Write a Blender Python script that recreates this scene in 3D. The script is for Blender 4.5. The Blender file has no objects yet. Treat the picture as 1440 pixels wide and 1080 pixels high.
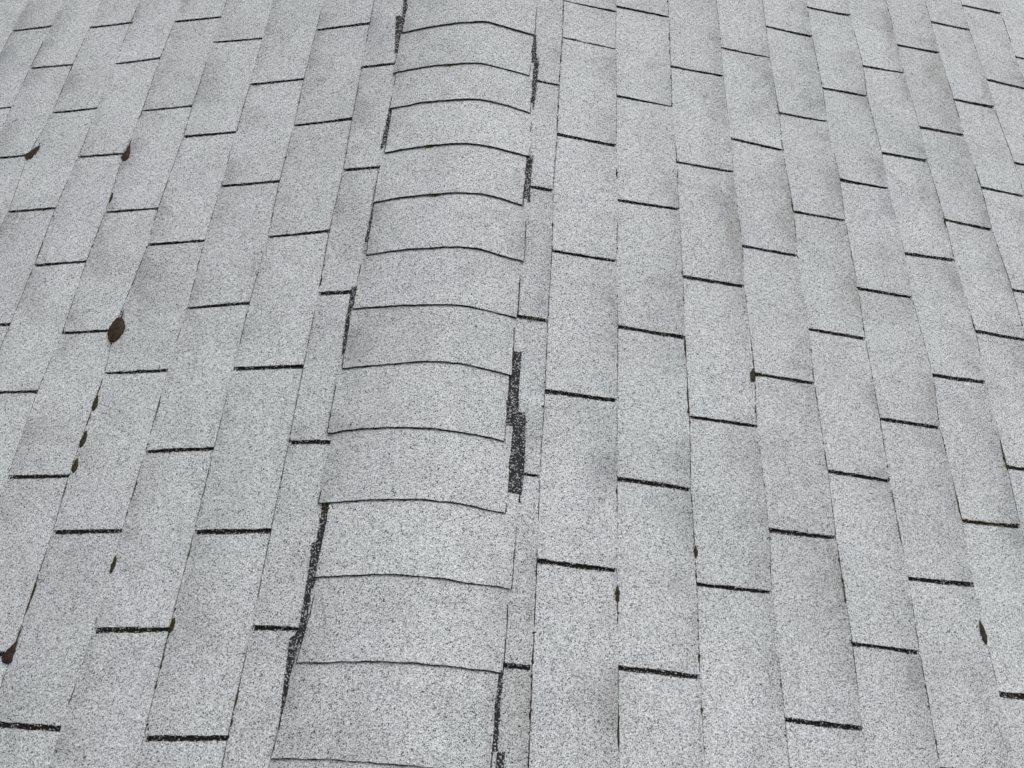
import bpy, math, random
from mathutils import Matrix, Vector, noise as mnoise
S = bpy.context.scene
COL = S.collection
random.seed(11)
ROOF_Z = 4.2                       # height of the ridge above the ground

CAM_LOC = (0.1442, -0.0493, 1.1800)
CAM_ROT = [[0.99834, -0.056783, 0.009635], [0.054896, 0.887553, -0.457423], [0.017422, 0.457192, 0.889197]]
FOCAL = 0.7586      # in sensor widths
PITCH = 0.21256
EXPOSURE_LEN = 0.1330
# butt lines: slope, course -> (distance along ridge, distance down slope)
LINES = {
  ('L', 0): [(0.0, 0.1181), (2.0, 0.1181)],
  ('L', 1): [(-0.0128, 0.2503), (0.1409, 0.2476), (0.2938, 0.2483), (0.4471, 0.2484), (0.5982, 0.2496), (0.752, 0.2492), (0.9032, 0.2527), (1.0577, 0.2496), (1.2072, 0.2533), (1.3618, 0.2552), (1.5129, 0.2579)],
  ('L', 2): [(-0.0192, 0.3847), (0.136, 0.3867), (0.2907, 0.3857), (0.4417, 0.3874), (0.5965, 0.3879), (0.7431, 0.3886), (0.8975, 0.3851), (1.0479, 0.3898), (1.2017, 0.3888), (1.3509, 0.3925), (1.5104, 0.3924)],
  ('L', 3): [(-0.0115, 0.5264), (0.131, 0.5206), (0.2948, 0.5218), (0.4371, 0.5211), (0.6033, 0.5232), (0.7387, 0.5213), (0.9059, 0.5263), (1.0464, 0.5251), (1.2068, 0.5276), (1.3514, 0.5279), (1.5131, 0.5304)],
  ('L', 4): [(0.2916, 0.6564), (0.3956, 0.6613), (0.601, 0.6592), (0.7008, 0.6691), (0.9048, 0.6589), (1.0054, 0.6623), (1.208, 0.6602), (1.3086, 0.663), (1.5167, 0.6647), (1.6167, 0.6662)],
  ('L', 5): [(0.3939, 0.7903), (0.5706, 0.7937), (0.6981, 0.7883), (0.8769, 0.7939), (1.0048, 0.7932), (1.1801, 0.8012), (1.3082, 0.7958), (1.4924, 0.8013), (1.6189, 0.7993)],
  ('L', 6): [(0.7302, 0.9211), (0.8752, 0.9221), (1.0345, 0.9274), (1.1806, 0.9235), (1.342, 0.9256), (1.489, 0.9271), (1.6479, 0.9318)],
  ('L', 7): [(1.0335, 1.0534), (1.2093, 1.0662), (1.3398, 1.0531), (1.5142, 1.0563), (1.6473, 1.0559)],
  ('L', 8): [(1.3843, 1.1853), (1.5186, 1.1861), (1.6835, 1.185)],
  ('L', 9): [(1.6817, 1.3068)],
  ('L', 10): [(0.0, 1.4398), (2.0, 1.4398)],
  ('L', 11): [(0.0, 1.5728), (2.0, 1.5728)],
  ('R', 0): [(0.0, 0.0619), (2.0, 0.0619)],
  ('R', 1): [(0.1054, 0.1914), (0.2675, 0.1916), (0.4083, 0.1904), (0.5697, 0.1934), (0.7126, 0.1938), (0.8755, 0.1962), (1.0227, 0.1942), (1.1818, 0.1975), (1.324, 0.1983), (1.4838, 0.2014)],
  ('R', 2): [(0.1184, 0.3259), (0.2652, 0.3252), (0.4246, 0.3262), (0.5701, 0.3272), (0.7283, 0.3301), (0.8768, 0.3291), (1.0354, 0.3323), (1.1819, 0.3299), (1.3361, 0.3314), (1.4835, 0.3305), (1.639, 0.3326)],
  ('R', 3): [(0.1137, 0.4598), (0.2592, 0.4625), (0.4211, 0.4619), (0.5634, 0.4655), (0.7281, 0.4657), (0.8735, 0.4679), (1.0414, 0.4682), (1.1772, 0.4694), (1.338, 0.465), (1.4742, 0.4673), (1.6433, 0.4692)],
  ('R', 4): [(0.0632, 0.5984), (0.258, 0.5978), (0.3675, 0.6033), (0.5628, 0.5997), (0.6765, 0.6065), (0.874, 0.6023), (0.9814, 0.6068), (1.1796, 0.6036), (1.2839, 0.6047), (1.4795, 0.6016), (1.5838, 0.6032)],
  ('R', 5): [(0.059, 0.7327), (0.1894, 0.7361), (0.3677, 0.7339), (0.4951, 0.7351), (0.6746, 0.733), (0.8018, 0.7363), (0.9802, 0.7353), (1.1051, 0.7402), (1.2806, 0.7351), (1.4036, 0.7385), (1.5841, 0.7351), (1.7072, 0.736)],
  ('R', 6): [(0.1855, 0.8631), (0.3118, 0.8658), (0.4919, 0.864), (0.6227, 0.8661), (0.801, 0.8659), (0.9285, 0.8694), (1.1076, 0.8681), (1.2315, 0.8729), (1.4079, 0.8667), (1.5273, 0.8706), (1.7062, 0.8671), (1.8284, 0.8685)],
  ('R', 7): [(0.131, 1.0031), (0.313, 0.9988), (0.4341, 1.0047), (0.6208, 1.0011), (0.7441, 1.0099), (0.93, 1.0017), (1.0509, 1.0063), (1.2323, 1.0), (1.3497, 1.0031), (1.5329, 0.9969), (1.6483, 1.0036), (1.8317, 0.9982)],
  ('R', 8): [(0.4373, 1.1344), (0.5604, 1.1368), (0.7456, 1.1369), (0.874, 1.1442), (1.058, 1.1366), (1.1787, 1.1375), (1.3541, 1.1304), (1.4703, 1.132), (1.655, 1.1261), (1.7689, 1.1265)],
  ('R', 9): [(1.0095, 1.2744), (1.175, 1.2663), (1.3092, 1.2694), (1.4759, 1.2636), (1.6062, 1.2628), (1.7737, 1.2587), (1.9064, 1.26)],
  ('R', 10): [(1.4231, 1.3949), (1.6097, 1.3879), (1.7202, 1.3908), (1.9112, 1.3857), (2.023, 1.388)],
  ('R', 11): [(1.8514, 1.5207), (2.0285, 1.5216)],
  ('R', 12): [(0.0, 1.6541), (2.0, 1.6541)],
  ('R', 13): [(0.0, 1.7871), (2.0, 1.7871)],
}
# slots between tabs: slope, course -> position along the ridge at upper and lower end
SLOTS = {
  ('L', 0): [(0.1409, 0.1409), (0.4471, 0.4471), (0.752, 0.752), (1.0577, 1.0577), (1.3618, 1.3618)],
  ('L', 1): [(-0.0128, -0.0192), (0.2938, 0.2907), (0.5982, 0.5965), (0.9032, 0.8975), (1.2072, 1.2017), (1.5129, 1.5104)],
  ('L', 2): [(0.136, 0.131), (0.4417, 0.4371), (0.7431, 0.7387), (1.0479, 1.0464), (1.3509, 1.3514)],
  ('L', 3): [(-0.0115, -0.0115), (0.2948, 0.2916), (0.6033, 0.601), (0.9059, 0.9048), (1.2068, 1.208), (1.5131, 1.5167)],
  ('L', 4): [(0.3956, 0.3939), (0.7008, 0.6981), (1.0054, 1.0048), (1.3086, 1.3082), (1.6167, 1.6189)],
  ('L', 5): [(0.5706, 0.5706), (0.8769, 0.8752), (1.1801, 1.1806), (1.4924, 1.489)],
  ('L', 6): [(0.7302, 0.7302), (1.0345, 1.0335), (1.342, 1.3398), (1.6479, 1.6473)],
  ('L', 7): [(1.2093, 1.2093), (1.5142, 1.5186)],
  ('L', 8): [(1.3843, 1.3843), (1.6835, 1.6817)],
  ('R', 0): [(0.1054, 0.1054), (0.4083, 0.4083), (0.7126, 0.7126), (1.0227, 1.0227), (1.324, 1.324)],
  ('R', 1): [(0.2675, 0.2652), (0.5697, 0.5701), (0.8755, 0.8768), (1.1818, 1.1819), (1.4838, 1.4835)],
  ('R', 2): [(0.1184, 0.1137), (0.4246, 0.4211), (0.7283, 0.7281), (1.0354, 1.0414), (1.3361, 1.338), (1.639, 1.6433)],
  ('R', 3): [(0.2592, 0.258), (0.5634, 0.5628), (0.8735, 0.874), (1.1772, 1.1796), (1.4742, 1.4795)],
  ('R', 4): [(0.0632, 0.059), (0.3675, 0.3677), (0.6765, 0.6746), (0.9814, 0.9802), (1.2839, 1.2806), (1.5838, 1.5841)],
  ('R', 5): [(0.1894, 0.1855), (0.4951, 0.4919), (0.8018, 0.801), (1.1051, 1.1076), (1.4036, 1.4079), (1.7072, 1.7062)],
  ('R', 6): [(0.3118, 0.313), (0.6227, 0.6208), (0.9285, 0.93), (1.2315, 1.2323), (1.5273, 1.5329), (1.8284, 1.8317)],
  ('R', 7): [(0.131, 0.131), (0.4341, 0.4373), (0.7441, 0.7456), (1.0509, 1.058), (1.3497, 1.3541), (1.6483, 1.655)],
  ('R', 8): [(0.5604, 0.5604), (0.874, 0.874), (1.1787, 1.175), (1.4703, 1.4759), (1.7689, 1.7737)],
  ('R', 9): [(1.0095, 1.0095), (1.3092, 1.3092), (1.6062, 1.6097), (1.9064, 1.9112)],
  ('R', 10): [(1.4231, 1.4231), (1.7202, 1.7202), (2.023, 2.0285)],
  ('R', 11): [(1.8514, 1.8514)],
}
CAPS = [
  [(-0.1681, 1.4552), (-0.095, 1.4625), (-0.0222, 1.4624), (0.0333, 1.4681), (0.0817, 1.4636), (0.1336, 1.4613)],
  [(-0.1721, 1.325), (-0.0973, 1.3321), (-0.0345, 1.3294), (0.027, 1.3331), (0.0734, 1.3322), (0.1282, 1.3285)],
  [(-0.1659, 1.2164), (-0.101, 1.223), (-0.0324, 1.2213), (0.0421, 1.227), (0.0797, 1.2258), (0.1346, 1.2193)],
  [(-0.1606, 1.0897), (-0.109, 1.0951), (-0.0428, 1.0966), (0.0437, 1.101), (0.0799, 1.1005), (0.1385, 1.0972)],
  [(-0.1664, 0.9602), (-0.1009, 0.9662), (-0.0301, 0.9667), (0.0457, 0.9746), (0.0807, 0.9739), (0.1316, 0.9669)],
  [(-0.1621, 0.8314), (-0.099, 0.8363), (-0.0308, 0.836), (0.0355, 0.8418), (0.0757, 0.84), (0.1402, 0.8329)],
  [(-0.17, 0.71), (-0.1098, 0.7108), (-0.0308, 0.7092), (0.0395, 0.7114), (0.0781, 0.7103), (0.1333, 0.7054)],
  [(-0.1702, 0.5854), (-0.1125, 0.5885), (-0.0557, 0.5908), (0.0431, 0.5934), (0.0864, 0.5901), (0.1301, 0.5862)],
  [(-0.1762, 0.4607), (-0.1078, 0.468), (-0.065, 0.4672), (0.0303, 0.4659), (0.0774, 0.4642), (0.1251, 0.4607)],
  [(-0.17, 0.3372), (-0.0894, 0.3415), (-0.0374, 0.3419), (0.0417, 0.3421), (0.0869, 0.3397), (0.1336, 0.336)],
  [(-0.1535, 0.2183), (-0.0722, 0.2226), (-0.0172, 0.2226), (0.0474, 0.2218), (0.096, 0.2195), (0.1505, 0.2171)],
  [(-0.1607, 0.0912), (-0.091, 0.0959), (-0.0279, 0.0972), (0.054, 0.0975), (0.1052, 0.0967), (0.1442, 0.095)],
  [(-0.1727, -0.0362), (-0.1008, -0.0326), (-0.0502, -0.0326), (-0.0009, -0.0335), (0.0475, -0.0351), (0.135, -0.0379)],
]
BARE = [
  ('L', [(0.1836, 1.5784), (0.1746, 1.5765), (0.1694, 1.4649), (0.1757, 1.4613), (0.1764, 1.4004), (0.1824, 1.3945), (0.1958, 1.5235), (0.1798, 1.5202)]),
  ('L', [(0.1725, 1.2213), (0.161, 1.2195), (0.1577, 1.1113), (0.1761, 1.1099)]),
  ('L', [(0.1708, 0.9655), (0.1612, 0.9608), (0.158, 0.8572), (0.1749, 0.8537)]),
  ('L', [(0.1838, 0.7637), (0.1752, 0.763), (0.1717, 0.7138), (0.1746, 0.6456), (0.1771, 0.5989), (0.1794, 0.6005), (0.1832, 0.6566), (0.1847, 0.7335)]),
  ('L', [(0.1677, 0.3392), (0.151, 0.3354), (0.1542, 0.2907), (0.155, 0.2553), (0.1537, 0.2219), (0.1611, 0.1978), (0.16, 0.1429), (0.1625, 0.1141), (0.17, 0.0888), (0.1732, 0.0544), (0.1753, 0.0191), (0.1787, 0.0542), (0.1828, 0.1269), (0.1761, 0.1312), (0.1707, 0.1447), (0.1711, 0.2196), (0.1738, 0.2723), (0.1672, 0.2758)]),
  ('R', [(0.1156, 1.465), (0.1397, 1.4685), (0.1436, 1.3953), (0.1501, 1.3951), (0.1478, 1.2943), (0.1438, 1.2377), (0.1268, 1.2327), (0.1197, 1.3807)]),
  ('R', [(0.1227, 1.0986), (0.148, 1.1055), (0.1472, 1.0235), (0.1476, 0.9814), (0.1287, 0.9803)]),
  ('R', [(0.1309, 0.8025), (0.1364, 0.8037), (0.1381, 0.7171), (0.1315, 0.7158)]),
  ('R', [(0.1241, 0.6365), (0.1481, 0.638), (0.147, 0.572), (0.1484, 0.5213), (0.161, 0.5207), (0.163, 0.4665), (0.1636, 0.4029), (0.1593, 0.3582), (0.1215, 0.3568), (0.1205, 0.4862), (0.1205, 0.5674)]),
  ('R', [(0.1342, 0.0942), (0.147, 0.0952), (0.1457, -0.0088), (0.1565, -0.0099), (0.1562, -0.0386), (0.1271, -0.0402), (0.1263, 0.0416)]),
]
LEAVES = [
  ('big', 'L', (0.6647, 0.67), (0.6601, 0.7233), 0.031),
  ('a', 'L', (1.0687, 1.194), (1.0442, 1.2309), 0.024),
  ('b', 'L', (0.7934, 1.1517), (0.792, 1.1988), 0.024),
  ('c', 'L', (0.6653, 0.0777), (0.6527, 0.1117), 0.023),
  ('d', 'L', (0.656, 0.5216), (0.655, 0.5539), 0.009),
  ('e', 'L', (0.6568, 0.4478), (0.6539, 0.4813), 0.0095),
  ('f', 'L', (0.6543, 0.3999), (0.6538, 0.427), 0.009),
  ('g', 'L', (0.5182, 0.2201), (0.5177, 0.2507), 0.008),
  ('h', 'R', (0.3258, 0.2145), (0.3248, 0.2422), 0.008),
  ('i', 'R', (0.9998, 0.2095), (0.9948, 0.2509), 0.011),
  ('j', 'R', (0.4635, 0.3026), (0.4635, 0.3242), 0.007),
  ('k', 'R', (0.6001, 0.6552), (0.6029, 0.6849), 0.012),
  ('l', 'L', (0.7903, 1.0302), (0.7899, 1.0582), 0.0045),
  ('m', 'L', (0.3851, 0.1296), (0.3808, 0.1533), 0.007),
]
MOSS = [
  ('a', 'L', (0.9301, 1.6423), 5, 4),
  ('b', 'R', (1.1355, 0.5604), 8, 6),
  ('c', 'R', (1.1453, 0.8675), 8, 6),
  ('d', 'R', (1.0038, 0.4355), 7, 6),
  ('f', 'R', (0.7343, 1.3957), 7, 4),
  ('g', 'R', (1.1385, 1.1733), 6, 5),
  ('h', 'R', (0.1603, 0.7082), 10, 4),
  ('i', 'R', (0.3314, 1.4204), 3, 12),
  ('j', 'R', (0.7344, 0.2834), 3, 10),
  ('k', 'R', (1.0039, 1.0451), 6, 4),
]
CAP_MOSS = [
  ('cm1', (-0.0453, 1.3291)),
  ('cm2', (-0.0412, 0.9653)),
  ('cm3', (-0.1576, 0.3312)),
  ('cm4', (-0.0647, 1.0953)),
]
DIRT = [
  ('R', 0.469, 1.0005, 0.0722, 0.006),
  ('R', 0.5836, 1.1346, 0.0663, 0.006),
  ('R', 1.3258, 1.2742, 0.0437, 0.0048),
  ('R', 1.1695, 1.1365, 0.031, 0.0048),
  ('R', 0.5737, 0.4667, 0.0261, 0.0048),
  ('R', 1.4138, 0.7369, 0.0338, 0.0036),
  ('R', 0.6944, 0.7191, 0.029, 0.003),
  ('R', 0.89, 1.1376, 0.0455, 0.0036),
  ('R', 0.6979, 0.6058, 0.0255, 0.0036),
  ('R', 0.5161, 0.674, 0.0315, 0.003),
  ('L', 0.5707, 0.6584, 0.0397, 0.0036),
  ('L', 0.5045, 0.6628, 0.0263, 0.0036),
  ('L', 0.3664, 0.6503, 0.0318, 0.0036),
  ('L', 0.3623, 0.3683, 0.0253, 0.003),
  ('L', 0.6784, 0.5121, 0.029, 0.003),
  ('L', 0.9175, 0.9163, 0.0393, 0.003),
  ('L', 1.2962, 0.7817, 0.0287, 0.003),
  ('L', 0.5469, 0.6276, 0.0269, 0.003),
  ('R', 1.4119, 0.2015, 0.0229, 0.0036),
  ('R', 1.5673, 0.4665, 0.0254, 0.0036),
  ('R', 1.5203, 0.4664, 0.0223, 0.0036),
  ('R', 1.1059, 0.3328, 0.0275, 0.0036),
  ('L', 1.4964, 1.0473, 0.0328, 0.0036),
  ('L', 1.4165, 1.051, 0.0315, 0.0036),
  ('R', 0.8167, 0.4662, 0.0135, 0.0036),
  ('R', 0.7047, 0.4708, 0.0473, 0.0048),
  ('R', 0.6027, 0.4908, 0.074, 0.0036),
  ('R', 0.4003, 0.3234, 0.0177, 0.0036),
  ('R', 0.143, 0.4604, 0.0171, 0.0036),
  ('R', 0.0271, 0.3231, 0.0574, 0.0048),
  ('R', 0.0656, 0.4604, 0.0141, 0.0036),
  ('L', 0.5211, 0.5218, 0.058, 0.0036),
  ('L', 0.3645, 0.5181, 0.0389, 0.0036),
  ('L', 0.259, 0.3829, 0.0282, 0.0036),
  ('L', 0.0375, 0.5268, 0.0302, 0.0036),
  ('L', 0.0933, 0.3864, 0.0165, 0.0036),
  ('L', 0.0423, 0.252, 0.0386, 0.0036),
  ('R', 0.5195, 0.6015, 0.0256, 0.0036),
  ('R', 0.4913, 0.9995, 0.0586, 0.0048),
  ('R', 0.5905, 1.1315, 0.0396, 0.0036),
  ('R', 1.3453, 1.2792, 0.0491, 0.0024),
  ('R', 1.1173, 0.7279, 0.033, 0.0036),
  ('L', 0.1931, 0.6511, 0.0523, 0.0048),
  ('L', 0.1696, 0.661, 0.0343, 0.0036),
  ('R', 0.3927, 0.8714, 0.0405, 0.0024),
  ('R', 0.459, 0.8638, 0.0282, 0.0024),
]


# ------------------------------------------------------------------ camera, sky, sun, exposure
cam_d = bpy.data.cameras.new('camera')
cam_d.sensor_fit = 'HORIZONTAL'
cam_d.sensor_width = 36
cam_d.lens = FOCAL * 36
cam_d.clip_start = .01
cam_d.clip_end = 2000
cam = bpy.data.objects.new('camera', cam_d)
COL.objects.link(cam)
_m = Matrix(CAM_ROT).to_4x4()
_m.translation = Vector(CAM_LOC) + Vector((0, 0, ROOF_Z))
cam.matrix_world = _m
S.camera = cam

SUN_EL, SUN_AZ = math.radians(58), math.radians(25)     # azimuth clockwise from +Y (along the ridge)
w = bpy.data.worlds.new('World')
S.world = w
w.use_nodes = True
nt = w.node_tree
nt.nodes.clear()
out = nt.nodes.new('ShaderNodeOutputWorld')
bg = nt.nodes.new('ShaderNodeBackground')
sky = nt.nodes.new('ShaderNodeTexSky')
sky.sky_type = 'NISHITA'
sky.sun_disc = False
sky.sun_elevation = SUN_EL
sky.sun_rotation = SUN_AZ
sky.air_density = 1.0
sky.dust_density = 4.0
hs = nt.nodes.new('ShaderNodeHueSaturation')
hs.inputs['Saturation'].default_value = .35
nt.links.new(sky.outputs[0], hs.inputs['Color'])
nt.links.new(hs.outputs[0], bg.inputs['Color'])
bg.inputs['Strength'].default_value = .13
nt.links.new(bg.outputs[0], out.inputs[0])

sd = bpy.data.lights.new('sun', 'SUN')
sd.energy = .9
sd.angle = math.radians(40)
sd.color = (1, .97, .93)
sun = bpy.data.objects.new('sun', sd)
COL.objects.link(sun)
_d = Vector((math.sin(SUN_AZ) * math.cos(SUN_EL), math.cos(SUN_AZ) * math.cos(SUN_EL), math.sin(SUN_EL)))
sun.rotation_euler = _d.to_track_quat('Z', 'Y').to_euler()
sun.location = (0, 0, 12)

S.view_settings.view_transform = 'Standard'
S.view_settings.look = 'None'
S.view_settings.gamma = 1
S.view_settings.use_curve_mapping = False
S.view_settings.exposure = .31

# ------------------------------------------------------------------ materials
def new_mat(name):
    m = bpy.data.materials.new(name)
    m.use_nodes = True
    n = m.node_tree
    b = n.nodes['Principled BSDF']
    return m, n, b

class NB:
    """tiny node builder"""
    def __init__(s, n): s.n = n
    def node(s, t, **k):
        o = s.n.nodes.new(t)
        for a, v in k.items(): setattr(o, a, v)
        return o
    def link(s, a, b): s.n.links.new(a, b)
    def math(s, op, a, b=None, c=None, clamp=False):
        o = s.node('ShaderNodeMath', operation=op, use_clamp=clamp)
        for i, x in enumerate((a, b, c)):
            if x is None: continue
            if isinstance(x, (int, float)): o.inputs[i].default_value = x
            else: s.link(x, o.inputs[i])
        return o.outputs[0]
    def mix(s, f, a, b, mode='MIX'):
        o = s.node('ShaderNodeMix', data_type='RGBA', blend_type=mode)
        for k, x in ((0, f), (6, a), (7, b)):
            if isinstance(x, (int, float)): o.inputs[k].default_value = x
            elif isinstance(x, tuple): o.inputs[k].default_value = (*x, 1)
            else: s.link(x, o.inputs[k])
        return o.outputs[2]
    def ramp(s, f, pts, interp='LINEAR'):
        o = s.node('ShaderNodeValToRGB')
        r = o.color_ramp
        r.interpolation = interp
        while len(r.elements) < len(pts): r.elements.new(.5)
        for e, (p, c) in zip(r.elements, pts):
            e.position = p
            e.color = (*c, 1) if isinstance(c, tuple) else (c, c, c, 1)
        s.link(f, o.inputs[0])
        return o.outputs[0]
    def noise(s, v, scale, detail=3, rough=.55, dist=0):
        o = s.node('ShaderNodeTexNoise')
        o.inputs['Scale'].default_value = scale
        o.inputs['Detail'].default_value = detail
        o.inputs['Roughness'].default_value = rough
        o.inputs['Distortion'].default_value = dist
        s.link(v, o.inputs['Vector'])
        return o.outputs['Fac']

def granule_material(name, cap=False):
    """pale mineral granules on an asphalt sheet: every grain its own grey, dark pits between, soiling and lost grains"""
    m, n, b = new_mat(name)
    q = NB(n)
    geo = q.node('ShaderNodeNewGeometry')
    P = geo.outputs['Position']
    uv = q.node('ShaderNodeUVMap', uv_map='UVMap').outputs[0]
    sep = q.node('ShaderNodeSeparateXYZ'); q.link(uv, sep.inputs[0])
    U, V = sep.outputs[0], sep.outputs[1]
    rnd = q.node('ShaderNodeObjectInfo').outputs['Random']
    # grains
    vo = q.node('ShaderNodeTexVoronoi', feature='F1')
    vo.inputs['Scale'].default_value = 1000
    q.link(P, vo.inputs['Vector'])
    cs = q.node('ShaderNodeSeparateColor'); q.link(vo.outputs['Color'], cs.inputs[0])
    vo2 = q.node('ShaderNodeTexVoronoi', feature='F1')
    vo2.inputs['Scale'].default_value = 640
    q.link(P, vo2.inputs['Vector'])
    cs2 = q.node('ShaderNodeSeparateColor'); q.link(vo2.outputs['Color'], cs2.inputs[0])
    g1 = q.ramp(cs.outputs[0], [(0, .015), (.19, .025), (.25, .29), (.5, .50), (.8, .70), (1, .90)])
    g2 = q.ramp(cs2.outputs[0], [(0, .02), (.11, .05), (.17, .34), (.5, .50), (1, .80)])
    g = q.mix(.35, g1, g2)
    g = q.mix(q.ramp(cs2.outputs[1], [(.0, 1.), (.035, 1.), (.05, 0.), (1, 0.)]), g, (.02, .02, .021))
    # clusters of lost grains: dark freckles
    f1 = q.noise(P, 420, 2, .6)
    pits = q.ramp(f1, [(.0, 1.), (.31, 1.), (.345, 0.), (1, 0.)])
    patch = q.noise(P, 5.5, 3, .6)
    pitmask = q.math('MULTIPLY', pits, q.ramp(patch, [(.35, .25), (.62, 1.)]))
    g = q.mix(q.math('MULTIPLY', pitmask, .4), g, (.035, .034, .032))
    # soiling, wide and blotchy, heavier towards the exposed lower edge where run-off dries
    big = q.noise(P, 4.2, 4, .6, .3)
    mid = q.noise(P, 17, 4, .65)
    edge = q.ramp(U, [(0, .12), (.45, .2), (.8, .6), (.97, .95), (1, .85)])
    blot = q.ramp(big, [(.36, .1), (.60, 1.)])
    smudge = q.ramp(q.noise(P, 9.5, 5, .62, .5), [(.47, 0.), (.66, 1.)])
    soil = q.math('MULTIPLY', q.math('MULTIPLY', edge, blot), q.ramp(mid, [(.3, .45), (.7, 1.)]))
    soil = q.math('ADD', soil, q.math('MULTIPLY', smudge, q.math('ADD', q.math('MULTIPLY', edge, .45), .22)), clamp=True)
    tint = q.mix(q.ramp(q.noise(P, 2.6, 2), [(.4, 0.), (.6, 1.)]), (.63, .635, .64), (.655, .64, .625))
    g = q.mix(soil, g, q.mix(1., g, tint, 'MULTIPLY'))
    # tab to tab
    tone = q.math('ADD', q.math('MULTIPLY', rnd, .08), .96)
    tcol = q.node('ShaderNodeCombineColor')
    q.link(tone, tcol.inputs[0]); q.link(tone, tcol.inputs[1]); q.link(tone, tcol.inputs[2])
    g = q.mix(1., g, tcol.outputs[0], 'MULTIPLY')
    cast = q.mix(q.ramp(q.noise(P, 3.1, 3, .6), [(.38, 0.), (.62, 1.)]), (.955, 1., .99), (.965, .99, 1.005))
    g = q.mix(1., g, cast, 'MULTIPLY')
    q.link(g, b.inputs['Base Color'])
    b.inputs['Roughness'].default_value = .82
    b.inputs['Specular IOR Level'].default_value = .35
    bu = q.node('ShaderNodeBump')
    bu.inputs['Strength'].default_value = .55
    bu.inputs['Distance'].default_value = .0008
    hgt = q.math('SUBTRACT', cs.outputs[1], q.math('MULTIPLY', vo.outputs['Distance'], 1.2))
    q.link(hgt, bu.inputs['Height'])
    bu2 = q.node('ShaderNodeBump')
    bu2.inputs['Strength'].default_value = .5
    bu2.inputs['Distance'].default_value = .004
    q.link(q.noise(P, 22, 3, .5), bu2.inputs['Height'])
    q.link(bu2.outputs[0], bu.inputs['Normal'])
    q.link(bu.outputs[0], b.inputs['Normal'])
    return m

def dark_material(name, base, light, amount, scale=560):
    """black asphalt with some pale grains stuck in it"""
    m, n, b = new_mat(name)
    q = NB(n)
    P = q.node('ShaderNodeNewGeometry').outputs['Position']
    vo = q.node('ShaderNodeTexVoronoi', feature='F1')
    vo.inputs['Scale'].default_value = scale
    q.link(P, vo.inputs['Vector'])
    cs = q.node('ShaderNodeSeparateColor'); q.link(vo.outputs['Color'], cs.inputs[0])
    f = q.noise(P, 40, 3, .6)
    thr = q.math('ADD', cs.outputs[0], q.math('MULTIPLY', q.math('SUBTRACT', f, .5), .5))
    k = q.ramp(thr, [(1 - amount - .02, 0.), (1 - amount + .02, 1.)])
    g = q.mix(k, base, light)
    g = q.mix(q.math('MULTIPLY', cs.outputs[1], .5), g, tuple(.4 * c for c in base))
    q.link(g, b.inputs['Base Color'])
    b.inputs['Roughness'].default_value = .9
    b.inputs['Specular IOR Level'].default_value = .2
    bu = q.node('ShaderNodeBump')
    bu.inputs['Strength'].default_value = .7
    bu.inputs['Distance'].default_value = .001
    q.link(cs.outputs[1], bu.inputs['Height'])
    q.link(bu.outputs[0], b.inputs['Normal'])
    return m

def noisy_material(name, c1, c2, scale, rough=.85):
    m, n, b = new_mat(name)
    q = NB(n)
    co = q.node('ShaderNodeTexCoord').outputs['Object']
    f = q.noise(co, scale, 4, .65)
    q.link(q.ramp(f, [(.35, c1), (.68, c2)]), b.inputs['Base Color'])
    b.inputs['Roughness'].default_value = rough
    b.inputs['Specular IOR Level'].default_value = .2
    bu = q.node('ShaderNodeBump')
    bu.inputs['Strength'].default_value = .5
    bu.inputs['Distance'].default_value = .001
    q.link(f, bu.inputs['Height'])
    q.link(bu.outputs[0], b.inputs['Normal'])
    return m

M_GRAN = granule_material('weathered_granules')
M_EDGE = dark_material('cut_asphalt_edge', (.012, .012, .012), (.22, .22, .21), .07)
M_BASE = dark_material('asphalt_under_slots', (.011, .011, .011), (.25, .25, .24), .05)
M_BARE = dark_material('unweathered_dark_granules', (.026, .027, .028), (.40, .40, .40), .19)
M_DIRT_SHADE = noisy_material('joint_dirt_and_shade', (.008, .007, .004), (.045, .04, .018), 200)  # dirt colour, also used for the ribbons that draw the gap shadow
M_LEAF = noisy_material('dead_leaf', (.008, .006, .004), (.038, .026, .013), 90, .6)
M_LEAF2 = noisy_material('mouldy_leaf', (.010, .009, .004), (.034, .030, .013), 110, .7)
M_MOSS = noisy_material('moss', (.035, .038, .008), (.13, .115, .03), 260)
M_GRASS = noisy_material('lawn', (.03, .05, .015), (.06, .085, .03), 3)

# ------------------------------------------------------------------ helpers
def mesh_obj(name, verts, faces, mats, parent=None, uvs=None, midx=None, smooth=False, origin=None):
    if origin is None:
        k = max(1, len(verts))
        origin = Vector((sum(v[0] for v in verts) / k, sum(v[1] for v in verts) / k, sum(v[2] for v in verts) / k))
    me = bpy.data.meshes.new(name)
    me.from_pydata([tuple(Vector(v) - origin) for v in verts], [], faces)
    for m in mats: me.materials.append(m)
    if midx: me.polygons.foreach_set('material_index', midx)
    if smooth: me.polygons.foreach_set('use_smooth', [True] * len(me.polygons))
    if uvs is not None:
        ul = me.uv_layers.new(name='UVMap')
        for i, lp in enumerate(me.loops): ul.data[i].uv = uvs[lp.vertex_index]
    me.update()
    o = bpy.data.objects.new(name, me)
    COL.objects.link(o)
    if parent is not None:
        o.parent = parent
        po = Vector(parent.get('_o', (0, 0, 0)))
        o.location = origin - po
    else:
        o.location = origin
    o['_o'] = tuple(origin)
    return o

def empty(name, loc):
    o = bpy.data.objects.new(name, None)
    o.empty_display_size = .1
    COL.objects.link(o)
    o.location = loc
    o['_o'] = tuple(loc)
    return o

def tag(o, label=None, cat=None, group=None, kind=None):
    for k, v in (('label', label), ('category', cat), ('group', group), ('kind', kind)):
        if v: o[k] = v

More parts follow.
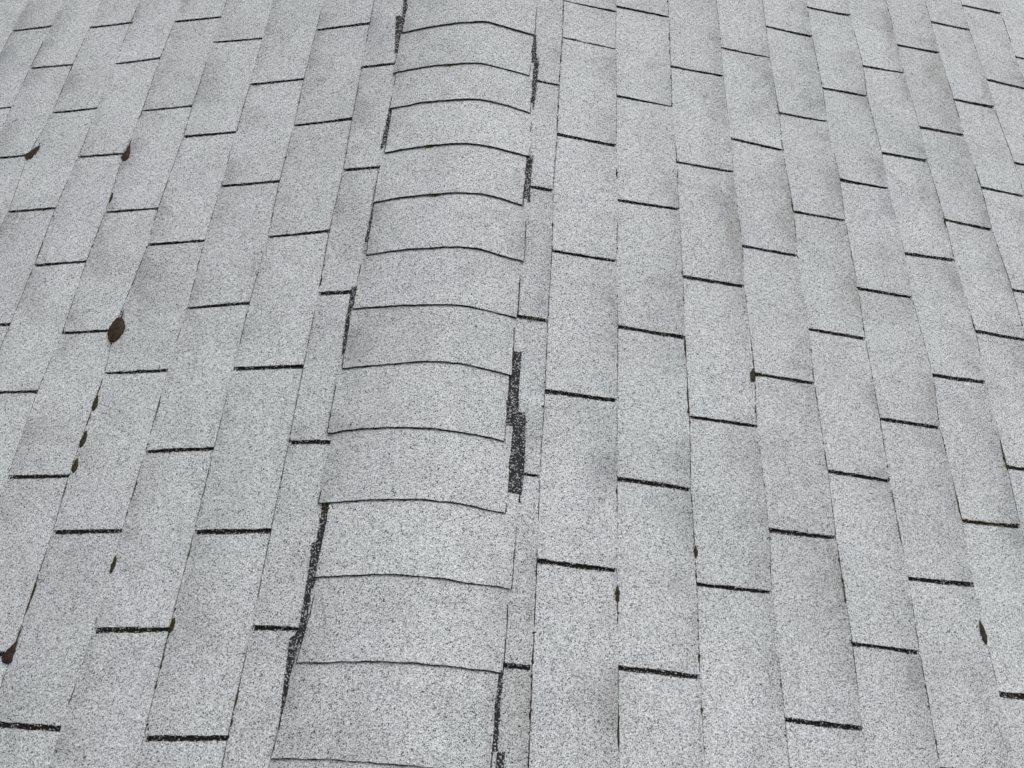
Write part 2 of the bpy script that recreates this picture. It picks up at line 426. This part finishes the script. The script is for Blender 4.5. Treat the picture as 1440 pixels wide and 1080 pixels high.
TP, CP, SP = math.tan(PITCH), math.cos(PITCH), math.sin(PITCH)
def at(side, u, y, h=0.0):
    """point on a slope: u down the slope from the ridge, y along the ridge, h off the surface"""
    s = 1 if side == 'R' else -1
    return Vector((s * (u * CP + h * SP), y, -u * SP + h * CP + ROOF_Z))

THK = .003
def line_u(side, c, y):
    pts = LINES.get((side, c))
    if pts is None:
        last = max(k[1] for k in LINES if k[0] == side)
        return LINES[(side, last)][0][1] + (c - last) * EXPOSURE_LEN
    if y <= pts[0][0]: return pts[0][1]
    for (y0, u0), (y1, u1) in zip(pts, pts[1:]):
        if y <= y1:
            t = (y - y0) / max(1e-6, y1 - y0)
            t = t * t * (3 - 2 * t)
            return u0 + (u1 - u0) * t
    return pts[-1][1]

def surf_h(side, u, y, c=None):
    """height of the shingle tops over the mean roof plane"""
    if c is None:
        c = 0
        while line_u(side, c + 1, y) < u: c += 1
    a, b = line_u(side, c, y), line_u(side, c + 1, y)
    return -.5 * THK + THK * (u - a) / (b - a)
# ------------------------------------------------------------------ ground and roof
g = mesh_obj('ground', [(-300, -300, 0), (300, -300, 0), (300, 300, 0), (-300, 300, 0)], [(0, 1, 2, 3)], [M_GRASS])
tag(g, kind='structure')

roof = empty('house_roof', (0, 0, ROOF_Z))
tag(roof, 'pale grey asphalt shingle roof with two slopes meeting under bent ridge caps', 'roof', kind='thing')

N_COURSE = 30
Y0, Y1 = -3.0, 6.0
FINE = {'R': 12, 'L': 10}
def in_view(side, c, ya, yb):
    ulim = 1.05 + .31 * max(0, ya) if side == 'R' else .64 + .39 * max(0, yb)
    if side == 'L': ulim = .64 + .385 * max(0, yb) + .02
    else: ulim = 1.03 + .30 * max(0, yb) + .02
    top = 1.86 + .22 * .5 if side == 'L' else 1.9
    u = line_u(side, c, .5 * (ya + yb))
    ytop = (1.62 + .155 * u) if side == 'L' else (1.62 + .31 * u)
    return yb > -.07 and ya < ytop and u < ulim

def course_slots(side, c):
    known = list(SLOTS.get((side, c), []))
    if not known:
        off = .03 if c % 2 else .17
        known = [(off, off)]
    first, last = known[0], known[-1]
    k = 1
    pre, post = [], []
    while first[0] - k * .3048 > Y0:
        yy = first[0] - k * .3048 + random.uniform(-.002, .002); pre.append((yy, yy)); k += 1
    k = 1
    while last[0] + k * .3048 < Y1:
        yy = last[0] + k * .3048 + random.uniform(-.002, .002); post.append((yy, yy)); k += 1
    return pre[::-1] + known + post

THIN = {('R', 1, 1.4838): .0045, ('R', 0, .4083): .0045, ('R', 0, 1.324): .006, ('R', 0, .7126): .007}
EXTRA = {('R', 1): (1.6126, 1.6139)}

def jag(a, seed, amp):
    return amp * (mnoise.noise(Vector((a * 330, seed * 7.3, 1.7))) + .6 * mnoise.noise(Vector((a * 900, seed * 3.1, 5.2))) + .9 * mnoise.noise(Vector((a * 34, seed * 5.7, 8.4))))

def make_tab(side, c, near, far, wn, wf, idx, nu=16, ny=9, fine=True):
    """one shingle tab between two slots: verts, faces, uvs, material indices"""
    lift = random.uniform(0, .0012) if c else 0
    corner = random.choice((0, 0, 0, 1)) * random.uniform(.001, .003) if c else 0
    cside = random.choice((0, 1))
    ta, tb = random.uniform(-.22, .22), random.uniform(-.22, .22)
    vs, uv = [], []
    for i in range(nu + 1):
        s = -.02 + 1.02 * i / nu
        for j in range(ny + 1):
            t = j / ny
            ss = max(0, min(1, s))
            ya = near[0] + (near[1] - near[0]) * ss + wn * (.5 + ta * (ss - .5))
            yb = far[0] + (far[1] - far[0]) * ss - wf * (.5 + tb * (ss - .5))
            if fine:
                if j == 0: ya += jag(s * .133, idx, .0013)
                if j == ny: yb += jag(s * .133, idx + .5, .0013)
            y = ya + (yb - ya) * t
            a, b = line_u(side, c, y), line_u(side, c + 1, y)
            u = a + (b - a) * s
            if fine and i == nu: u += jag(y, idx + .25, .0009)
            e = (t if cside else 1 - t)
            h = -.5 * THK + THK * s + (lift * max(0, s) ** 3) + corner * max(0, s) ** 3 * max(0, e - .5) ** 2 * 4
            # gentle waviness of an old sheet
            if fine and s > 0 and c: h += .0012 * ss * (mnoise.noise(Vector((u * 9, y * 9, 3 + (c % 5)))))
            vs.append(at(side, u, y, h))
            uv.append((s, y))
    nt_ = len(vs)
    fs, mi = [], []
    W = ny + 1
    flip = side == 'L'
    def add(f, m):
        fs.append(tuple(reversed(f)) if flip else f); mi.append(m)
    for i in range(nu):
        for j in range(ny):
            add((i * W + j, (i + 1) * W + j, (i + 1) * W + j + 1, i * W + j + 1), 0)
    ring = [j for j in range(W)] + [i * W + ny for i in range(1, nu + 1)] + [nu * W + j for j in range(ny - 1, -1, -1)] + [i * W for i in range(nu - 1, 0, -1)]
    sgn = 1 if side == 'R' else -1
    drop = Vector((sgn * SP, 0, CP)) * (THK * .93)
    for k in ring:
        vs.append(vs[k] - drop)
        uv.append(uv[k])
    R_ = len(ring)
    for k in range(R_):
        k2 = (k + 1) % R_
        add((ring[k], ring[k2], nt_ + k2, nt_ + k), 1)
    return vs, fs, uv, mi

slopes = {}
for side in ('L', 'R'):
    # dark sheet that shows in the slots, one strip per course
    vs, fs = [], []
    ys = [Y0 - .2 + i * (Y1 - Y0 + .4) / 60 for i in range(61)]
    for c in range(-1, N_COURSE):
        k = len(vs)
        for y in ys:
            a = line_u(side, c, y) if c >= 0 else 0
            b = line_u(side, c + 1, y)
            a0 = a - (.01 if c > 0 else 0)
            s0 = (a0 - a) / (b - a)
            h0 = -1.5 * THK + THK * s0 - .0002 if c >= 0 else -1.5 * THK
            h1 = -.5 * THK - .0002 if c >= 0 else -1.5 * THK
            vs.append(at(side, a0, y, h0)); vs.append(at(side, b, y, h1))
        for i in range(60):
            f = (k + 2 * i, k + 2 * i + 1, k + 2 * i + 3, k + 2 * i + 2)
            fs.append(f if side == 'R' else tuple(reversed(f)))
    sl = mesh_obj('roof_slope', vs, fs, [M_BASE], roof, origin=Vector((0, 0, ROOF_Z)))
    slopes[side] = sl
    far_v, far_f, far_uv, far_m = [], [], [], []
    idx = 0
    for c in range(N_COURSE):
        sl_ = course_slots(side, c)
        if (side, c) in EXTRA: sl_ = sorted(sl_ + [EXTRA[(side, c)]])
        ww = []
        for s_ in sl_:
            wd = random.uniform(.006, .0084) if (side, c) < ('R', 6) or side == 'L' else random.uniform(.0074, .0098)
            for (a, b, y), v in THIN.items():
                if a == side and b == c and abs(y - s_[0]) < .002: wd = v
            if (side, c) in EXTRA and s_ == EXTRA[(side, c)]: wd = .005
            ww.append(wd)
        for (n_, wn), (f_, wf) in zip(zip(sl_, ww), zip(sl_[1:], ww[1:])):
            idx += 1
            vis = c < FINE[side] + 2 and in_view(side, c, n_[0], f_[0])
            if vis:
                v, f, uv, mi = make_tab(side, c, n_, f_, wn, wf, idx)
                mesh_obj('shingle', v, f, [M_GRAN, M_EDGE], sl, uv, mi)
            else:
                v, f, uv, mi = make_tab(side, c, n_, f_, wn, wf, idx, 2, 2, False)
                k = len(far_v)
                far_v += v; far_uv += uv; far_m += mi
                far_f += [tuple(a + k for a in q) for q in f]
    o = mesh_obj('outer_shingles', far_v, far_f, [M_GRAN, M_EDGE], sl, far_uv, far_m, origin=Vector((0, 0, ROOF_Z)))
    o['kind'] = 'stuff'

# ------------------------------------------------------------------ ridge caps
RC = .055
def cap_z(x, s, drop=0):
    k = min(1, abs(x) / .14); k = k * k * (3 - 2 * k)
    return -math.sqrt(x * x + RC * RC) * TP + .0135 - .003 * s - .0048 * k - drop + ROOF_Z

def curve(pts, x):
    """smooth curve through the measured points of a cap's exposed edge"""
    n = len(pts)
    sl = [(pts[min(i + 1, n - 1)][1] - pts[max(i - 1, 0)][1]) / (pts[min(i + 1, n - 1)][0] - pts[max(i - 1, 0)][0]) for i in range(n)]
    for i in range(n - 1):
        if x <= pts[i + 1][0] or i == n - 2:
            d = pts[i + 1][0] - pts[i][0]
            t = max(-.2, min(1.2, (x - pts[i][0]) / d))
            return ((2 * t ** 3 - 3 * t * t + 1) * pts[i][1] + (t ** 3 - 2 * t * t + t) * d * sl[i]
                    + (-2 * t ** 3 + 3 * t * t) * pts[i + 1][1] + (t ** 3 - t * t) * d * sl[i + 1])

caps = list(CAPS)
step = .1265
nearest, farthest = caps[-1], caps[0]
real = [(c, True) for c in caps]
for k in range(1, 24):
    j = random.uniform(-.006, .006)
    real.append(([(p[0] + j, p[1] - k * step) for p in nearest], k < 2))
    real.insert(0, ([(p[0] + j, p[1] + k * step) for p in farthest], k < 3))
capf_v, capf_f, capf_uv, capf_m = [], [], [], []
cap_pts = []; cap_sides = []
for ci, (c, show) in enumerate(real):
    xl, xr = c[0][0], c[-1][0]
    nx, ns = (26, 6) if show else (8, 2)
    vs, uv = [], []
    skew = random.uniform(-.003, .003)
    lsk = {11: .0105, 12: .006}.get(ci - 23, 0)
    butt = []; sides = ([], [])
    for i in range(ns + 1):
        s = 1.22 * i / ns                       # 0 at the exposed butt, 1 where the next cap covers it
        for j in range(nx + 1):
            t = j / nx
            x = xl + (xr - xl) * t + skew * s + lsk * s * (1 - t)
            y = curve(c, xl + (xr - xl) * t)
            if show:
                if i == 0: y += jag(x, ci + .3, .0013)
                if j == 0: x += jag(s * .13, ci + .1, .0011)
                if j == nx: x += jag(s * .13, ci + .2, .0011)
            z = cap_z(x, s)
            if show:
                z += .0013 * mnoise.noise(Vector((x * 16, (y + s) * 11, ci * 3.3))) * (1 if s < .9 else 0)
            if s > 1: z -= .0006
            vs.append((x, y + s * step, z)); uv.append((.05 + .95 * min(1, abs(x) / .165) ** 1.8, y))
            if i == 0: butt.append((x, y))
            if j in (0, nx) and s < .98: sides[j > 0].append((x, y + s * step, z))
    W = nx + 1
    nt_ = len(vs)
    fs, mi = [], []
    for i in range(ns):
        for j in range(nx):
            fs.append((i * W + j, i * W + j + 1, (i + 1) * W + j + 1, (i + 1) * W + j)); mi.append(0)
    ring = [j for j in range(W)] + [i * W + nx for i in range(1, ns + 1)] + [ns * W + j for j in range(nx - 1, -1, -1)] + [i * W for i in range(ns - 1, 0, -1)]
    for k in ring:
        vs.append((vs[k][0], vs[k][1], vs[k][2] - .0021)); uv.append(uv[k])
    R_ = len(ring)
    for k in range(R_):
        k2 = (k + 1) % R_
        fs.append((ring[k], nt_ + k, nt_ + k2, ring[k2])); mi.append(1)
    if show:
        mesh_obj('ridge_cap', vs, fs, [M_GRAN, M_EDGE], roof, uv, mi, smooth=False)
        cap_pts.append((ci, butt)); cap_sides.append(sides)
    else:
        k = len(capf_v)
        capf_v += vs; capf_uv += uv; capf_m += mi
        capf_f += [tuple(a + k for a in q) for q in fs]
o = mesh_obj('outer_ridge_caps', capf_v, capf_f, [M_GRAN, M_EDGE], roof, capf_uv, capf_m, origin=Vector((0, 0, ROOF_Z)))
o['kind'] = 'stuff'

# ------------------------------------------------------------------ dark bands the caps once covered
for side, poly in BARE:
    pts = []
    n = len(poly)
    for i in range(n):
        a, b = poly[i], poly[(i + 1) % n]
        L_ = math.hypot(b[0] - a[0], b[1] - a[1])
        k = max(1, int(L_ / .003))
        for q in range(k):
            t = q / k
            u, y = a[0] + (b[0] - a[0]) * t, a[1] + (b[1] - a[1]) * t
            pts.append((u + random.uniform(-.0006, .0006), y + random.uniform(-.0008, .0008)))
    top = [at(side, u, y, surf_h(side, u, y, 0) + .0009) for u, y in pts]
    bot = [at(side, u, y, surf_h(side, u, y, 0) - .0006) for u, y in pts]
    k = len(pts)
    fs = [tuple(range(k))] + [(i, k + i, k + (i + 1) % k, (i + 1) % k) for i in range(k)]
    area = sum(pts[i][0] * pts[(i + 1) % k][1] - pts[(i + 1) % k][0] * pts[i][1] for i in range(k))
    if (area < 0) == (side == 'R'): fs = [tuple(reversed(f)) for f in fs]
    vs = top + bot
    sg = 1 if side == 'R' else -1
    up = Vector((sg * SP, 0, CP)); dn = Vector((sg * CP, 0, -SP)); al = Vector((0, 1, 0))
    for u, y in pts:                                # grains thinning out round its rim
        for q in range(2):
            uu, yy = u + random.gauss(0, .0016), y + random.gauss(0, .0025)
            P = at(side, uu, yy, surf_h(side, uu, yy, 0) + .0003)
            r = random.uniform(.0005, .0011); k = len(vs)
            for m in range(4):
                an = math.pi / 2 * m + u * 900
                vs.append(P + al * (r * math.cos(an)) + dn * (r * math.sin(an)))
            vs.append(P + up * r * .8)
            for m in range(4): fs.append((k + (m + 1) % 4, k + m, k + 4))
    mesh_obj('bare_band', vs, fs, [M_BARE], slopes[side])

# ------------------------------------------------------------------ dirt along the butt lines, with their gap shadow built as dark ribbons
def ribbon(vs, fs, path, widths, h=.0006):
    """path: list of (centre, side vector, up vector)"""
    k = len(vs)
    for (c, sv, up), wd in zip(path, widths):
        vs.append(c); vs.append(c + sv * wd * .5 + up * h); vs.append(c + sv * wd)
    for i in range(len(path) - 1):
        a = k + 3 * i
        fs.append((a, a + 3, a + 4, a + 1)); fs.append((a + 1, a + 4, a + 5, a + 2))

for side in ('L', 'R'):
    vs, fs = [], []
    sg = 1 if side == 'R' else -1
    up = Vector((sg * SP, 0, CP)); dn = Vector((sg * CP, 0, -SP))
    for c in range(1, FINE[side] + 2):  # broken dark ribbons: dirt and the painted shadow gap below each butt
        y = -.12
        while y < 2.25:
            L_ = random.uniform(.01, .09)
            if mnoise.noise(Vector((y * 6, c * 2.3, 4 if side == 'L' else 9))) > -.22:
                n = max(2, int(L_ / .004))
                path, wd = [], []
                base = random.uniform(.0006, .0016)
                for i in range(n + 1):
                    yy = y + L_ * i / n
                    u = line_u(side, c, yy)
                    path.append((at(side, u - .0006, yy, -.5 * THK + .0001), dn, up))
                    wd.append(.0006 + base * (.35 + random.random()) * math.sin(math.pi * min(max(i / n, .03), .97)) ** .5)
                ribbon(vs, fs, path, wd, .0005)
            y += L_ + random.choice((.002, .006, .02))
    for sd_, y, u, L_, wd_ in DIRT:
        if sd_ != side: continue
        c = min(range(1, 14), key=lambda q: abs(line_u(side, q, y) - u))
        n = 8
        path = []; wd = []
        for i in range(n + 1):
            yy = y - L_ / 2 + L_ * i / n
            ww = wd_ * (.2 + .8 * math.sin(math.pi * i / n) * random.uniform(.45, 1.2))
            path.append((at(side, line_u(side, c, yy) - ww * .75, yy, .5 * THK + .0007), dn, up))
            wd.append(ww)
        ribbon(vs, fs, path, wd, .0014)
    if side == 'L': fs = [tuple(reversed(f)) for f in fs]
    fs = [tuple(reversed(f)) for f in fs]
    o = mesh_obj('joint_dirt_and_shade', vs, fs, [M_DIRT_SHADE], slopes[side], origin=Vector((0, 0, ROOF_Z)))
    o['kind'] = 'stuff'

# ------------------------------------------------------------------ lips worn bare of granules along the exposed edges
for side in ('L', 'R'):
    vs, fs = [], []
    sg = 1 if side == 'R' else -1
    up = Vector((sg * SP, 0, CP)); dn = Vector((sg * CP, 0, -SP))
    for c in range(1, FINE[side] + 2):
        y = -.12
        while y < 2.25:
            L_ = random.uniform(.004, .05)
            z = mnoise.noise(Vector((y * 5, c * 3.3, 14 if side == 'L' else 19)))
            if z > -.34 and random.random() < .95:
                n = max(2, int(L_ / .003))
                path, wd = [], []
                base = random.uniform(.0008, .0017) * (1 + .6 * max(0, z))
                cut = [s_[1] for s_ in course_slots(side, c - 1) if y - .01 < s_[1] < y + L_ + .01]
                for i in range(n + 1):
                    yy = y + L_ * i / n
                    if any(abs(yy - q) < .0055 for q in cut):
                        if len(path) > 1: ribbon(vs, fs, path, wd, .0006)
                        path, wd = [], []
                        continue
                    e = math.sin(math.pi * min(max(i / n, .03), .97)) ** .4
                    ww = .0003 + base * (.4 + .75 * random.random()) * e
                    path.append((at(side, line_u(side, c, yy) - ww + .0006, yy, .5 * THK + .0006), dn, up))
                    wd.append(ww)
                if len(path) > 1: ribbon(vs, fs, path, wd, .0006)
            y += L_ + random.choice((.0005, .001, .003, .006))
    if side == 'L': fs = [tuple(reversed(f)) for f in fs]
    o = mesh_obj('worn_edge', vs, [tuple(reversed(f)) for f in fs], [M_EDGE], slopes[side], origin=Vector((0, 0, ROOF_Z)))
    o['kind'] = 'stuff'

vs, fs = [], []
for ci, butt in cap_pts:
    path, wd = [], []
    for i in range(len(butt) - 1):
        for q in range(8):
            t = q / 8
            x = butt[i][0] + (butt[i + 1][0] - butt[i][0]) * t
            y = butt[i][1] + (butt[i + 1][1] - butt[i][1]) * t
            ww = .0008 + .0007 * mnoise.noise(Vector((x * 40, ci * 2.1, 0))) + random.uniform(-.0004, .0005)
            path.append((Vector((x, y + ww - .0004, cap_z(x, 0) + .0004)), Vector((0, -1, 0)), Vector((0, 0, 1))))
            wd.append(ww)
    ribbon(vs, fs, path, wd, .0004)
for sides in cap_sides:
    for k, pts_ in enumerate(sides):
        path, wd = [], []
        for (x0, y0, z0), (x1, y1, z1) in zip(pts_, pts_[1:]):
            for q in range(6):
                t = q / 6
                y = y0 + (y1 - y0) * t
                if mnoise.noise(Vector((y * 17, k * 5.1, 2.2))) < -.25:
                    if len(path) > 1: ribbon(vs, fs, path, wd, .0004)
                    path, wd = [], []
                    continue
                ww = .0013 + .0009 * mnoise.noise(Vector((y * 70, k * 3.3, 0))) + random.uniform(-.0004, .0005)
                sv = Vector((1 if k else -1, 0, 0))
                path.append((Vector((x0 + (x1 - x0) * t, y, z0 + (z1 - z0) * t + .0004)) - sv * (ww - .0005), sv, Vector((0, 0, 1)))); wd.append(ww)
        if len(path) > 1: ribbon(vs, fs, path, wd, .0004)
o = mesh_obj('worn_edge', vs, [tuple(reversed(f)) for f in fs], [M_EDGE], roof, origin=Vector((0, 0, ROOF_Z)))
o['kind'] = 'stuff'

vs, fs = [], []
for ci, butt in cap_pts:  # dark ribbon in front of each cap butt: painted shadow gap with dirt
    path, wd = [], []
    for i in range(len(butt) - 1):
        for q in range(4):
            t = q / 4
            x = butt[i][0] + (butt[i + 1][0] - butt[i][0]) * t
            y = butt[i][1] + (butt[i + 1][1] - butt[i][1]) * t
            z = cap_z(x, 1.0) + .0002
            path.append((Vector((x, y + .0006, z)), Vector((0, -1, 0)), Vector((0, 0, 1))))
            wd.append(max(.0003, .0012 + .0011 * mnoise.noise(Vector((x * 60, ci, 0))) + random.uniform(-.0004, .0006)))
    ribbon(vs, fs, path, wd, .0005)
o = mesh_obj('joint_dirt_and_shade', vs, [tuple(reversed(f)) for f in fs], [M_DIRT_SHADE], roof, origin=Vector((0, 0, ROOF_Z)))
o['kind'] = 'stuff'

# ------------------------------------------------------------------ loose grains shed into the slots and along their edges
for side in ('L', 'R'):
    sg = 1 if side == 'R' else -1
    up = Vector((sg * SP, 0, CP)); dn = Vector((sg * CP, 0, -SP)); al = Vector((0, 1, 0))
    for mat_, nm, cnt in ((M_GRAN, 'shed_granules', 85), (M_DIRT_SHADE, 'slot_dirt', 60)):
        vs, fs, uv = [], [], []
        if nm == 'slot_dirt':                      # grit and crumbs caught along the butt lines
            for c in range(1, FINE[side] + 2):
                for q in range(130):
                    y = random.uniform(-.1, 2.2)
                    if mnoise.noise(Vector((y * 7, c * 4.1, 3.3 if side == 'L' else 8.8))) < -.15: continue
                    r = random.choice((.0006, .0008, .001, .0016, .0022))
                    ln = r * random.choice((1, 1.5, 3))
                    P = at(side, line_u(side, c, y) + random.gauss(-.0003, .0007), y, .5 * THK + .0003)
                    k = len(vs); a0 = random.uniform(-.3, .3)
                    for m in range(4):
                        an = a0 + math.pi / 2 * m
                        vs.append(P + al * (ln * math.cos(an)) + dn * (r * math.sin(an))); uv.append((0, y))
                    vs.append(P + up * r * .7); uv.append((0, y))
                    for m in range(4): fs.append((k + m, k + (m + 1) % 4, k + 4))
        for c in range(0, FINE[side] + 1):
            for ya, yb in course_slots(side, c):
                if not -.15 < ya < 2.25: continue
                for q in range(cnt):
                    s = random.random()
                    y = ya + (yb - ya) * s
                    a, b_ = line_u(side, c, y), line_u(side, c + 1, y)
                    e = random.choice((-1, 1)) * .0033 + random.gauss(0, .0011)
                    if nm == 'slot_dirt':
                        h = -.5 * THK + THK * s + .0002
                        e += .0004 if e > 0 else -.0004
                        r = random.uniform(.0005, .0013)
                    else:
                        h = -1.5 * THK + THK * s + random.choice((random.uniform(.0002, .002), THK + .0002))
                        r = random.uniform(.0005, .0012)
                    P = at(side, a + (b_ - a) * s, y + e, h)
                    k = len(vs); a0 = random.random() * 2
                    for m in range(4):
                        an = a0 + math.pi / 2 * m
                        vs.append(P + al * (r * math.cos(an)) + dn * (r * math.sin(an))); uv.append((0, y))
                    vs.append(P + up * r * .8); uv.append((0, y))
                    for m in range(4): fs.append((k + m, k + (m + 1) % 4, k + 4))
        o = mesh_obj(nm, vs, [tuple(reversed(f)) for f in fs], [mat_], slopes[side], uv, origin=Vector((0, 0, ROOF_Z)))
        o['kind'] = 'stuff'

# ------------------------------------------------------------------ leaves and moss
LEAF_LABEL = {
 'big': ('round brown dead leaf, largest on the roof, at a slot end on the left slope', 'leaf'),
 'a': ('small brown pointed leaf scrap at a slot end by the upper left edge', 'leaf'),
 'b': ('dark triangular leaf scrap at a slot end, right of the small brown scrap', 'leaf'),
 'c': ('olive brown leaf wedge with a thin stem at the lower left edge', 'leaf'),
 'd': ('topmost of three thin olive leaf slivers in a row on the left slope', 'leaf'),
 'e': ('middle one of three thin olive leaf slivers in a row on the left slope', 'leaf'),
 'f': ('lowest of three thin olive leaf slivers in a row, just above a slot end', 'leaf'),
 'g': ('dark narrow leaf sliver lying below the three slivers on the lower left slope', 'leaf'),
 'h': ('dark spindle shaped leaf sliver in the second joint right of the ridge caps', 'leaf'),
 'i': ('dark leaf scrap wedged in a butt line at the lower right edge', 'leaf'),
 'j': ('dark leaf chip above a slot in the third joint right of the ridge caps', 'leaf'),
 'k': ('small brown leaf chip at a slot end in the middle of the right slope', 'leaf'),
 'l': ('tiny dark leaf sliver just above a slot on the upper left slope', 'leaf'),
 'm': ('greenish brown leaf tip at a slot end on the lower left slope', 'leaf'),
}
def make_leaf(key, side, a, b, wid):
    sg = 1 if side == 'R' else -1
    up = Vector((sg * SP, 0, CP))
    ha = surf_h(side, a[0], a[1]) ; hb = surf_h(side, b[0], b[1])
    ha = hb = .5 * THK + .0006
    A, B = at(side, a[0], a[1], ha), at(side, b[0], b[1], hb + .001)
    ax = B - A; L_ = ax.length; ax.normalize()
    sx = up.cross(ax).normalized()
    big = key == 'big'
    n, m = (14, 8) if big else (8, 4)
    vs, fs = [], []
    rr = random.Random(key)
    for layer in (0, 1):
        for i in range(n + 1):
            t = i / n
            if big: prof = math.sin(math.pi * min(.995, t * .97 + .02)) ** .55
            elif key == 'a': prof = (1 - t) ** .55 * min(1, t * 5 + .3)
            elif key == 'c': prof = (1 - t) ** .8 * min(1, t * 7 + .25)
            elif key == 'b': prof = (1 - t) ** .8 * min(1, t * 3 + .25)
            elif key == 'k': prof = math.sin(math.pi * min(.98, t * .9 + .08)) ** .6
            else: prof = math.sin(math.pi * min(.98, t ** .75 * .96 + .02)) ** .9
            for j in range(m + 1):
                q = -1 + 2 * j / m
                ww = wid * .5 * prof * (1 + (.10 if big else .32) * rr.uniform(-1, 1) * abs(q))
                dome = (.005 if big else .0022) * (1 - q * q) * math.sin(math.pi * t) ** .5
                curl = (.004 if big else .0016) * max(0, q) ** 2 + (.003 if big else .001) * t * t
                crease = -.0012 * math.exp(-(q * 5) ** 2) if big else 0
                h = dome + curl + crease - layer * .0009
                vs.append(A + ax * (t * L_) + sx * (q * ww) + up * h)
    W = m + 1; K = (n + 1) * W
    for i in range(n):
        for j in range(m):
            f = (i * W + j, i * W + j + 1, (i + 1) * W + j + 1, (i + 1) * W + j)
            fs.append(tuple(reversed(f))); fs.append(tuple(K + x for x in f))
    ring = [j for j in range(W)] + [i * W + m for i in range(1, n + 1)] + [n * W + j for j in range(m - 1, -1, -1)] + [i * W for i in range(n - 1, 0, -1)]
    for k in range(len(ring)):
        a_, b_ = ring[k], ring[(k + 1) % len(ring)]
        fs.append((a_, b_, K + b_, K + a_))
    o = mesh_obj('leaf', vs, fs, [M_LEAF if key in ('big', 'a', 'b', 'c', 'i', 'k') else M_LEAF2], smooth=big)
    tag(o, LEAF_LABEL[key][0], LEAF_LABEL[key][1], 'dead leaf scraps caught on the shingles')
    if key in ('big', 'c', 'b', 'a'):
        sv, sf = [], []
        slen = {'big': .020, 'c': .024, 'b': .016, 'a': .01}[key]
        ln = Vector((0, 1, 0)) * .9 - sx * .0
        P0 = B - ax * L_ * .1 + up * .002
        for i in range(6):
            t = i / 5
            c = P0 + (ax * .5 + ln * .5) * (slen * t + L_ * .1) + up * (.001 * math.sin(3 * t))
            r = (.0016 if key == 'big' else .0012) * (1 - .55 * t)
            for k in range(5):
                an = 2 * math.pi * k / 5
                sv.append(c + sx * (r * math.cos(an)) + up * (r * math.sin(an)))
        for i in range(5):
            for k in range(5):
                sf.append((i * 5 + k, i * 5 + (k + 1) % 5, i * 5 + 5 + (k + 1) % 5, i * 5 + 5 + k))
        sf.append(tuple(range(25, 30)))
        mesh_obj('stem', sv, sf, [M_LEAF], o)
for l in LEAVES: make_leaf(*l)

MOSS_LABEL = {
 'a': 'tiny yellow green moss tuft at a slot end near the top left corner',
 'b': 'olive moss tuft in a joint at the lower right edge of the photo',
 'c': 'olive moss filling a slot at the right edge, halfway up the photo',
 'd': 'olive brown moss filling a slot at the lower right edge of the photo',
 'f': 'small brownish moss tuft at a slot end high on the right slope',
 'g': 'small dark moss tuft at a slot corner on the upper right slope',
 'h': 'yellowish moss speck inside the short slot just right of the ridge caps',
 'i': 'narrow yellowish moss streak in the second butt line near the top',
 'j': 'narrow pale olive moss streak in a butt line on the lower right slope',
 'k': 'olive moss speck at a slot end right of the middle of the right slope',
 'cm1': 'green moss line under the cap edge second from the top',
 'cm2': 'olive moss line along a cap edge in the upper half of the ridge',
 'cm3': 'olive moss tuft at the left corner of a cap beside a dark band',
 'cm4': 'thin olive moss line along the cap edge fourth from the top',
}
def make_moss(key, P, up, dn, ly, lu, hgt, n=70):
    vs, fs = [], []
    rr = random.Random('m' + key)
    al = Vector((0, 1, 0))
    for q in range(n):
        a, b = rr.gauss(0, .38), rr.gauss(0, .38)
        c = P + al * (a * ly) + dn * (b * lu)
        r = rr.uniform(.0005, .0013)
        h = hgt * rr.uniform(.5, 1.2) * math.exp(-(a * a + b * b))
        k = len(vs)
        lean = Vector((rr.uniform(-1, 1), rr.uniform(-1, 1), 0)) * .0008
        for m in range(4):
            an = math.pi / 2 * m + rr.random()
            vs.append(c + al * (r * math.cos(an)) + dn * (r * math.sin(an)) - up * .0004)
        vs.append(c + up * (h + .0004) + lean)
        for m in range(4): fs.append((k + m, k + (m + 1) % 4, k + 4))
    o = mesh_obj('moss_tuft', vs, fs, [M_MOSS])
    tag(o, MOSS_LABEL[key], 'moss', 'moss tufts in the shingle joints')
for key, side, (u, y), wpx, hpx in MOSS:
    sg = 1 if side == 'R' else -1
    up = Vector((sg * SP, 0, CP)); dn = Vector((sg * CP, 0, -SP))
    P = at(side, u, y, surf_h(side, u, y) - .0005)
    if key in ('c', 'd'):
        make_moss(key, P + dn * .062 - up * .0016, up, dn, .006, .10, .0022, 150)
    else: make_moss(key, P, up, dn, hpx * .0017, wpx * .0015, .002)
for key, (x, y) in CAP_MOSS:
    long = {'cm1': .03, 'cm2': .045, 'cm3': .007, 'cm4': .03}[key]
    if key == 'cm3':
        make_moss(key, Vector((x, y - .004, cap_z(x, 1))), Vector((0, 0, 1)), Vector((1, 0, -.1)), .012, .006, .002, 80)
    else:
        make_moss(key, Vector((x, y - .0012, cap_z(x, 1) + .0003)), Vector((0, 0, 1)), Vector((1, 0, 0)), .0022, long * .6, .0013, 90)

for o in bpy.data.objects:
    if '_o' in o: del o['_o']
